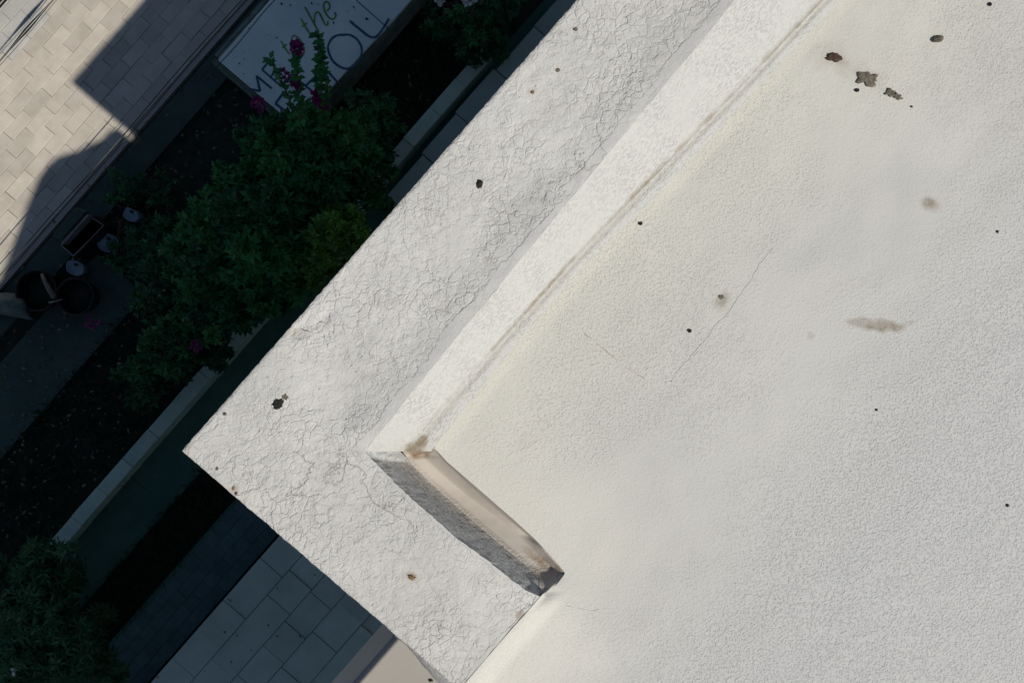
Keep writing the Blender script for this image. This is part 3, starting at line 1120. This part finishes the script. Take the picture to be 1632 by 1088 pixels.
def stroke(pts, wpx, mat, close=False, name='letter'):
    """flat painted stroke lying on the board"""
    pp = [Vector(U(*Z(*q), zb + .0008)) for q in pts]
    # resample with catmull-rom for round letters
    if len(pp) > 3:
        out = []
        ext = ([pp[-1]] + pp + [pp[0], pp[1]]) if close else ([pp[0]] + pp + [pp[-1]])
        for i in range(1, len(ext) - 2):
            for k in range(6):
                t = k / 6
                a, b, c, d = ext[i - 1], ext[i], ext[i + 1], ext[i + 2]
                out.append(.5 * ((2 * b) + (c - a) * t + (2 * a - 5 * b + 4 * c - d) * t * t + (3 * b - a - 3 * c + d) * t ** 3))
        if not close: out.append(pp[-1])
        pp = out
    w0 = wpx * (CZ - zb) / F / 2
    vs, fs = [], []
    n = len(pp)
    for i, p in enumerate(pp):
        a = pp[(i - 1) % n] if close else pp[max(i - 1, 0)]
        b = pp[(i + 1) % n] if close else pp[min(i + 1, n - 1)]
        t = (b - a).normalized(); s = Vector((-t.y, t.x, 0))
        w_ = w0 * (1 + .25 * mn.noise(p * 30))
        vs += [p + s * w_, p - s * w_, p + s * w_ + Vector((0, 0, .0012)), p - s * w_ + Vector((0, 0, .0012))]
    for i in range(n if close else n - 1):
        j = (i + 1) % n
        fs += [(4 * i + 2, 4 * i + 3, 4 * j + 3, 4 * j + 2), (4 * i, 4 * i + 2, 4 * j + 2, 4 * j), (4 * i + 3, 4 * i + 1, 4 * j + 1, 4 * j + 3)]
    return vs, fs


def letter(strokes, w, mat, close=False):
    V, Fc = [], []
    for k, s in enumerate(strokes):
        vs, fs = stroke(s, w, mat, close)
        b = len(V)
        V += [v + Vector((0, 0, .0002 * k)) for v in vs]; Fc += [tuple(x + b for x in f) for f in fs]
    return mk('letter', V, Fc, mat, board)


B, G = M['blue'], M['green']
letter([[(120, 965), (235, 990)], [(235, 992), (195, 822)], [(195, 824), (362, 962)]], 3.4, B)          # M
letter([[(255, 755), (350, 840), (470, 940)], [(257, 757), (345, 648)], [(345, 840), (425, 745)], [(470, 940), (550, 850)]], 3.4, B)   # E
letter([[(620, 850), (730, 935), (820, 1005)], [(730, 930), (890, 780)], [(880, 700), (980, 790), (1082, 902)]], 3.6, B)        # H
letter([[(1130, 380), (1210, 382), (1285, 430), (1335, 520), (1325, 620), (1270, 700), (1190, 745), (1110, 730), (1030, 670), (982, 580), (972, 500), (1010, 425), (1065, 388)]], 3.6, B, True)   # O
letter([[(1208, 228), (1260, 275), (1330, 330), (1390, 380), (1450, 408), (1500, 395), (1545, 340), (1590, 275), (1632, 205)]], 3.8, B)  # U
letter([[(400, 1125), (480, 1020)], [(400, 1125), (540, 1225)]], 3.6, B)
letter([[(462, 445), (490, 495), (530, 560), (560, 590)], [(478, 522), (520, 482)]], 2.4, G)             # t
letter([[(575, 470), (578, 415), (605, 388), (645, 410), (685, 460), (712, 530), (700, 590), (640, 570), (595, 520)]], 2.2, G, True)    # o
letter([[(678, 203), (715, 270), (760, 345), (800, 392), (850, 385)], [(690, 290), (745, 252)]], 2.8, G)  # t
letter([[(720, 78), (765, 160), (815, 250), (870, 345)], [(825, 250), (828, 165), (862, 135), (900, 185), (935, 262), (968, 270), (968, 232)]], 2.8, G)  # h
letter([[(960, 122), (990, 85), (980, 38), (952, 22), (925, 48), (930, 110), (965, 175), (1010, 210), (1050, 192), (1056, 150)]], 2.8, G)   # e

# fallen leaves on the board
fl = [(449, 7, 6, .7), (463, 9, 4, .2), (497, 6, 5, 1.2), (507, 8, 3, .4), (564, 12, 5, .5), (554, 19, 3, 1), (585, 31, 7, 0), (532, 37, 5, 1.1), (397, 46, 3, 0), (382, 102, 4, .9), (389, 95, 3, .2), (534, 22, 5, 1.3), (441, 61, 4, .1)]
for k, (a, b, s, an) in enumerate(fl):
    c = Vector(U(a, b, zb + .006)); L = s * (CZ - zb) / F
    d = Vector((math.cos(an), -math.sin(an), 0)); q = Vector((-d.y, d.x, 0))
    up = Vector((0, 0, 1))
    vs = [c - d * L / 2, c - d * L * .1 + q * L * .3 + up * .008, c + d * L / 2, c - q * L * .28 + up * .006, c + up * .001]
    vs = vs + [v_ + Vector((0, 0, .0015)) for v_ in vs]
    fs = [(0, 4, 1), (1, 4, 2), (2, 4, 3), (3, 4, 0), (5, 6, 9), (6, 7, 9), (7, 8, 9), (8, 5, 9), (0, 1, 6, 5), (1, 2, 7, 6), (2, 3, 8, 7), (3, 0, 5, 8)]
    o = mk('fallen_leaf', vs, fs, M['black'])
    lab = {0: 'largest dark fallen leaf near the top left of the lettered board', 6: 'dark split fallen leaf beside the top of the blue letter U',
           4: 'small dark leaf between the green script and the blue letter U'}.get(k, 'small dark fallen leaf curled on the lettered board')
    tag(o, lab, 'leaf', 'fallen leaves on the lettered board')

# ------------------------------------------------------------------ wires, cables
fence = empty('wire_fence', P(-100, 670, 0))
tag(fence, 'low fence of thin dark strands along the paved street edge', 'fence')


def wire(v_px, z, r, u0=-900, u1=600, sag=0.0, mat=None, parent=fence, name='wire'):
    pts = []
    for i in range(31):
        u = u0 + (u1 - u0) * i / 30
        pts.append(P(u, v_px + 1.2 * math.sin(i * .9 + v_px), z - sag * math.sin(math.pi * i / 30)))
    return tube(name, pts, r, mat or M['wire'], parent, 6)


wire(683, .60, .0032)
wire(676, .38, .0028)
wire(651, .62, .0030, -40, 600)
wire(642, .66, .0030, -20, 600)
for u in (-840, -520, 560):
    p = P(u, 676, .4)
    x, y = p[0], p[1]
    tube('post', [(x, y, 0), (x, y, .68)], .012, M['wood'], fence, 8)

# fat black cables over the street, the nearer one with a taped splice
def cable(label, v0, z, prof, u0, u1):
    pts, rad = [], []
    for i in range(61):
        t = i / 60
        u = u0 + (u1 - u0) * t
        pts.append(P(u, v0 + .6 * math.sin(i * .5), z)); rad.append(prof(u))
    return tag(tube('overhead_cable', pts, rad, M['cable'], None, 10), label, 'cable')


c1 = cable('black cable with a thick taped splice crossing the sunlit street corner', 908, .74, lambda u: .0035 + .0085 * math.exp(-((u + 134) / 30.0) ** 2), -700, 500)
c2 = cable('plain thick black cable in the top left corner of the street', 967, .80, lambda u: .0145, -700, 500)
wire(903.5, .74, .0018, -700, 500, mat=M['wire'], parent=None, name='cable_highlight')  # added strand in place of the sunlit highlight along the spliced cable
o = bpy.data.objects['cable_highlight']; tag(o, 'thin strand added for the sunlit edge of the spliced black cable', 'wire')

# ------------------------------------------------------------------ clutter under the street edge
def poly_px(pts, z): return [U(a, b, z)[:2] for a, b in pts]


bench = empty('narrow_bench', (*U(108, 356, .3)[:2], 0))
tag(bench, 'narrow teal concrete bench between the street edge and the black crate', 'bench')
bevel(prism('seat', poly_px([(82, 375), (120, 330), (137, 337), (98, 381)], .32), .26, .32, M['walk'], bench), .006, 1)
bevel(prism('leg', poly_px([(86, 373), (92, 366), (104, 371), (98, 379)], .26), 0, .258, M['walk'], bench), .003, 1)
bevel(prism('leg', poly_px([(112, 343), (119, 335), (132, 338), (126, 348)], .26), 0, .258, M['walk'], bench), .003, 1)
bevel(prism('metal_rail', poly_px([(97, 387), (139, 341), (142, 343), (101, 389)], .36), .30, .36, M['metal'], bench), .002, 1)

crate = empty('black_crate', (*U(131, 374, .2)[:2], 0))
tag(crate, 'open black crate with thin metal rim beside the narrow bench', 'crate')
cz = .26
Q = [U(140, 343, cz), U(165, 359, cz), U(117, 408, cz), U(98, 391, cz)]
for i in range(4):
    a, b = Vector(Q[i]), Vector(Q[(i + 1) % 4])
    t = (b - a).normalized(); s = Vector((-t.y, t.x, 0)) * .008
    prism('side_panel', [(a - s)[:2], (b - s)[:2], (b + s)[:2], (a + s)[:2]], .02, cz - .012 - .001 * i, M['blackp'], crate)
    tube('rim', [a + Vector((0, 0, -.002 + .001 * i)), b + Vector((0, 0, -.002 + .001 * i))], .004, M['wood'] if i in (0, 1) else M['metal'], crate, 6)
prism('floor_panel', [q[:2] for q in Q], .005, .018, M['blackp'], crate)


def pot(cx, cy, rpx, z, label, seed):
    c = U(cx, cy, z); R = rpx * (CZ - z) / F
    e = empty('black_pot', (c[0], c[1], 0))
    tag(e, label, 'plant pot')
    prof = [(R * .62, .005), (R * .8, z * .5), (R * .93, z - .03), (R, z - .025), (R * 1.02, z), (R * .95, z), (R * .9, z - .03), (R * .86, z - .10), (.005, z - .105)]
    vs, fs = lathe_data(c[0], c[1], prof, 30, .03, seed)
    mk('pot_body', vs, fs, M['blackp'], e, True)
    vs, fs = lathe_data(c[0], c[1], [(R * .85, z - .115), (R * .84, z - .09), (R * .3, z - .07)], 20, .08, seed)
    mk('soil', vs, fs, M['soil'], e, True)


pot(57, 463, 33, .2, 'big round black pot beside the grey green sack', 1)
pot(119, 472, 30, .2, 'big round black pot right of the wooden handled tool', 2)


def basin(cx, cy, rx, ry, rot, z, label, seed, nm='pale_basin', cat='basin', mat='pale', jit=.05, n=26):
    c = U(cx, cy, z); s = (CZ - z) / F
    e = empty(nm, (c[0], c[1], 0))
    tag(e, label, cat)
    ca, sa = math.cos(-rot), math.sin(-rot)

    def ring(k, zz):
        out = []
        for i in range(n):
            a = 2 * math.pi * i / n
            j = 1 + jit * 2 * mn.noise(Vector((math.cos(a) * 1.5 + seed, math.sin(a) * 1.5, 0)))
            x, y = rx * s * k * j * math.cos(a), ry * s * k * j * math.sin(a)
            out.append((c[0] + x * ca - y * sa, c[1] + x * sa + y * ca, zz))
        return out
    prof = [(.8, .01), (.97, z - .03), (1.0, z - .012), (.99, z), (.90, z - .002), (.82, z - .012), (.3, z - .016), (.02, z - .014)]
    vs = [q for k, zz in prof for q in ring(k, zz)]
    fs = []
    for i in range(len(prof) - 1):
        for k in range(n):
            j = (k + 1) % n
            fs.append((i * n + k, i * n + j, (i + 1) * n + j, (i + 1) * n + k))
    fs.append(tuple(range(n - 1, -1, -1))); fs.append(tuple((len(prof) - 1) * n + k for k in range(n)))
    mk('bowl', vs, fs, M[mat], e, True)
    tube('handle_slot', [U(cx - 1, cy - ry * .55, z + .003), U(cx + 4, cy - ry * .35, z + .003)], .008, M['blackp'], e, 6)
    return e


basin(171, 387, 18, 15, .45, .16, 'round pale blue plastic stool next to the black crate corner', 3, 'plastic_stool', 'stool')
basin(119, 427, 15, 12, .5, .14, 'smaller pale blue plastic stool below the black crate', 7, 'plastic_stool', 'stool')
basin(208, 342, 13, 10, .7, .26, 'ragged edged pale blue basin among the dim plants', 12, jit=.16)

# sack
vs, fs = [], []
nx, ny = 18, 12
for i in range(nx + 1):
    for j in range(ny + 1):
        s, t = i / nx, j / ny
        top = (-20 + s * 57, 470 - 4 * math.sin(s * 3)); bot = (-20 + s * 76, 497 + s * 14)
        a, b = top[0] + (bot[0] - top[0]) * t, top[1] + (bot[1] - top[1]) * t
        z = .12 + .16 * math.sin(math.pi * t) ** .6 * math.sin(math.pi * min(1, s * .9 + .1)) ** .5 + .02 * mn.noise(Vector((a * .09, b * .09, 0)))
        if i in (0, nx) or j in (0, ny): z = .05
        vs.append(U(a, b, z))
for i in range(nx):
    for j in range(ny):
        a = i * (ny + 1) + j
        fs.append((a, a + 1, a + ny + 2, a + ny + 1))
tag(mk('sack', vs, fs, M['cloth'], None, True), 'crumpled grey green cloth sack at the left edge beside the pot', 'sack')

tool = empty('garden_tool', (*U(78, 458, .0)[:2], 0))
tag(tool, 'wooden handled hand tool with a metal crossbar lying across the black pots', 'garden tool')
tube('handle', [U(67, 437, .22), U(72, 450, .25), U(80, 464, .26), U(87, 474, .25)], [.010, .013, .016, .018], M['wood'], tool, 10)
tube('crossbar', [U(78, 482, .225), U(88, 480, .235), U(99, 477, .225)], [.006, .005, .006], M['metal'], tool, 8)

# ------------------------------------------------------------------ crumbs on the roof; raised dark lumps stand in for its chips and holes
def crust(px, py, rx, ry, rot, h, mat, label, seed, cat='chip stand-in', rag=.3, name='chip_lump', n=30, top=None, grp=None):
    on_par = top is not None
    if cat == 'crumb': rx *= .8; ry *= .8; rag *= .7
    z = top if on_par else zroof(px, py)
    s = (CZ - z) / F
    ca, sa = math.cos(rot), math.sin(rot)
    vs, fs = [], []
    for ri, (k, hh) in enumerate(((1.0, -.1), (.93, .45), (.7, .9), (.4, .8), (.15, 1.0))):
        for i in range(n):
            a = 2 * math.pi * i / n
            j = 1 + rag * mn.noise(Vector((math.cos(a) * 2.2 + seed * 3.1, math.sin(a) * 2.2, .5))) * 1.6 + rag * .7 * mn.noise(Vector((math.cos(a) * 7 + seed, math.sin(a) * 7, 2)))
            x, y = rx * k * j * math.cos(a), ry * k * j * math.sin(a)
            qx, qy = px + x * ca - y * sa, py + x * sa + y * ca
            zz = z if on_par else zroof(qx, qy)
            vs.append(U(qx, qy, zz + h * hh * (1 + .6 * mn.noise(Vector((qx * .5, qy * .5, seed)))) + (.0004 if hh > 0 else -.001)))
    for r_ in range(4):
        for i in range(n):
            j = (i + 1) % n
            fs.append((r_ * n + i, (r_ + 1) * n + i, (r_ + 1) * n + j, r_ * n + j))
    fs.append(tuple(4 * n + i for i in range(n - 1, -1, -1)))
    o = mk(name, vs, fs, mat, None, True)
    tag(o, label, cat, grp)
    return o


crust(1328, 91, 13, 8, .15, .005, M['dirt'], 'dark brown lump standing in for a chipped hole with ragged top edge, leftmost of the cluster at upper right', 1)
crust(1381, 124, 19, 12, .2, .004, M['moss'], 'biggest mottled grey brown lump standing in for a chip in the roof, middle of the cluster', 2, rag=.4)
crust(1418, 148, 9, 6, .5, .003, M['moss'], 'ragged grey flake standing in for a chip just right of the biggest lump', 3, rag=.5)
crust(1431, 154, 9, 5, .5, .003, M['moss'], 'thin dark flake standing in for a chip at the right end of the cluster', 4, rag=.5)
crust(1366, 144, 5, 4, 0, .004, M['black'], 'small round black crumb just below the biggest lump', 5, 'crumb', .15, 'dark_crumb')
crust(1453, 170, 2.4, 2.2, 0, .002, M['black'], 'tiny black speck below right of the lump cluster', 6, 'crumb', .15, 'dark_crumb')
crust(1495, 62, 9, 6, -.3, .007, M['moss'], 'olive grey pebble lying alone near the upper right', 7, 'pebble', .12, 'pebble')
crust(1578, 7, 4, 4, 0, .004, M['black'], 'dark round crumb at the top right edge of the roof', 8, 'crumb', .15, 'dark_crumb')
crust(1099, 527, 4, 4, 0, .003, M['black'], 'dark square crumb on the middle of the roof', 9, 'crumb', .3, 'dark_crumb')
crust(1021, 356, 4.5, 3.4, .2, .003, M['black'], 'dark crumb on the roof close to the bright inner wall foot', 10, 'crumb', .5, 'dark_crumb')
crust(1149, 473, 6, 4, .4, .002, M['moss'], 'crumbly olive fleck inside a small brown stain mid roof', 14, 'crumb', .5, 'dark_crumb')
crust(1397, 653, 2.6, 2.6, 0, .002, M['black'], 'tiny black speck below the crescent shaped stain', 11, 'crumb', .2, 'dark_crumb')
crust(1606, 805, 3, 3.4, 0, .002, M['black'], 'tiny dark speck near the right edge of the roof', 12, 'crumb', .3, 'dark_crumb')
crust(1590, 369, 2.6, 3, 0, .002, M['black'], 'tiny dark speck right of the brown smudge', 13, 'crumb', .3, 'dark_crumb')
crust(444, 643, 10, 9, -.5, .004, M['black'], 'largest black lump standing in for a hole in the crackled parapet near the outer corner', 21, rag=.25, top=4.0)
crust(454, 633, 6, 6, -.5, .004, M['moss'], 'olive lobe of the largest black lump standing in for a hole in the parapet', 22, rag=.3, top=4.0)
crust(764, 293, 5.5, 7.5, .1, .004, M['black'], 'oval black lump standing in for a hole in the upper arm of the crackled parapet', 23, rag=.15, top=4.0)
crust(882, 299, 3, 3, 0, .002, M['black'], 'tiny dark speck right of the oval lump on the parapet', 24, 'crumb', .3, 'dark_crumb', top=4.0)
crust(849, 147, 3.6, 3.6, 0, .003, M['rust'], 'small rusty crumb high on the crackled parapet', 25, 'crumb', .3, 'dark_crumb', top=4.0)
crust(918, 47, 4, 3.6, 0, .003, M['moss'], 'olive crumb on the parapet near the top edge', 26, 'crumb', .3, 'dark_crumb', top=4.0)
crust(889, 112, 5, 4.4, 0, .0015, M['moss'], 'faint flat grey fleck between two crumbs on the upper parapet', 27, 'crumb', .3, 'dark_crumb', top=4.0)
crust(346, 747, 3, 3, 0, .002, M['moss'], 'small dark crumb near the parapet outer corner', 28, 'crumb', .3, 'dark_crumb', top=4.0)
crust(358, 660, 3.6, 3, 0, .0015, M['moss'], 'pale ringed fleck on the parapet above the outer corner', 29, 'crumb', .4, 'dark_crumb', top=4.0)
crust(372, 778, 3.4, 4, .3, .003, M['rust'], 'upper of two rusty crumbs on the lower parapet rim', 30, 'crumb', .5, 'dark_crumb', top=4.0)
crust(376, 786, 3, 3.4, .3, .003, M['dirt'], 'lower of two rusty crumbs on the lower parapet rim', 31, 'crumb', .5, 'dark_crumb', top=4.0)
crust(656, 920, 7, 4.4, .3, .003, M['rust'], 'rusty brown fleck on the lower arm of the parapet', 32, 'crumb', .5, 'dark_crumb', top=4.0)
crust(731, 694 + 0, .1, .1, 0, .0001, M['moss'], 'x', 33) if False else None
crust(686, 1083, 5, 3.6, .1, .004, M['black'], 'black oval lump standing in for a hole in the grey ledge at the bottom edge', 34, 'crumb', .15, 'dark_crumb', top=3.965)


def crack(pts, w, z=None, name='hairline_crack', mat=None, lh=.0009):
    """a thin open crack: a shallow dark V groove sunk between two raised lips"""
    vs, fs = [], []
    out = []
    for i in range(len(pts) - 1):
        (x0, y0), (x1, y1) = pts[i], pts[i + 1]
        n = max(2, int(math.hypot(x1 - x0, y1 - y0) / 4))
        for k in range(n):
            t = k / n
            a, b = x0 + (x1 - x0) * t, y0 + (y1 - y0) * t
            out.append((a + 2.2 * mn.noise(Vector((a * .13, b * .13, 0))) + 7.0 * mn.noise(Vector((a * .03, b * .03, 7))) + 1.0 * mn.noise(Vector((a * .4, b * .4, 3))), b + 2.2 * mn.noise(Vector((a * .13, b * .13, 9)))))
    for i, (a, b) in enumerate(out):
        p, q = out[max(i - 1, 0)], out[min(i + 1, len(out) - 1)]
        dx, dy = q[0] - p[0], q[1] - p[1]; L = math.hypot(dx, dy) or 1
        nx, ny = -dy / L, dx / L
        ww = w * max(.05, .55 + 1.1 * mn.noise(Vector((a * .05, b * .05, 4)))) * (1 if 0 < i < len(out) - 1 else .1)
        zz = (4.0 + .0035 * mn.noise(Vector((a * .012, b * .012, 1))) + .0010 * mn.noise(Vector((a * .05, b * .05, 2))) + lip(inner(b) - a, b)) if z else zroof(a, b)
        for o_, h in ((-1.6, -.0004), (-.7, lh), (0, lh * .3), (.7, lh * 1.15), (1.6, -.0004)):
            vs.append(U(a + nx * ww * o_, b + ny * ww * o_, zz + h))
    for i in range(len(out) - 1):
        for j in range(4):
            fs.append((5 * i + j, 5 * i + 5 + j, 5 * i + 6 + j, 5 * i + 1 + j))
    return mk(name, vs, fs, mat or M['wall'], house, True)


for pts in ([(930, 530), (955, 548), (976, 566), (1003, 590), (1032, 606)], [(1232, 395), (1180, 470), (1130, 535), (1085, 585), (1066, 612)],
            [(905, 965), (925, 969), (945, 973), (960, 969)], [(995, 375), (1015, 395), (1023, 412)]):
    crack(pts, .8 if pts[0][0] == 930 else .7, lh=.0008 if pts[0][0] == 930 else .0006, mat=M['joint'] if pts[0][0] == 930 else None)  # first crack: darker colour stands in for shade its relief does not get
for pts in ([(555, 425), (540, 446), (524, 467), (514, 485), (505, 503)], [(508, 512), (526, 521)], [(578, 463), (576, 487)], [(345, 695), (358, 694), (366, 700), (380, 700), (386, 693)],
            [(858, 84), (846, 100), (834, 115), (824, 134), (822, 146), (830, 160)], [(479, 526), (490, 530), (500, 531), (512, 532)], [(480, 540), (466, 556), (456, 576)],
            [(580, 520), (581, 540), (577, 556), (577, 575)], [(430, 620), (440, 621), (450, 625)], [(812, 247), (806, 270), (815, 290)]):
    crack(pts, .9, 1)
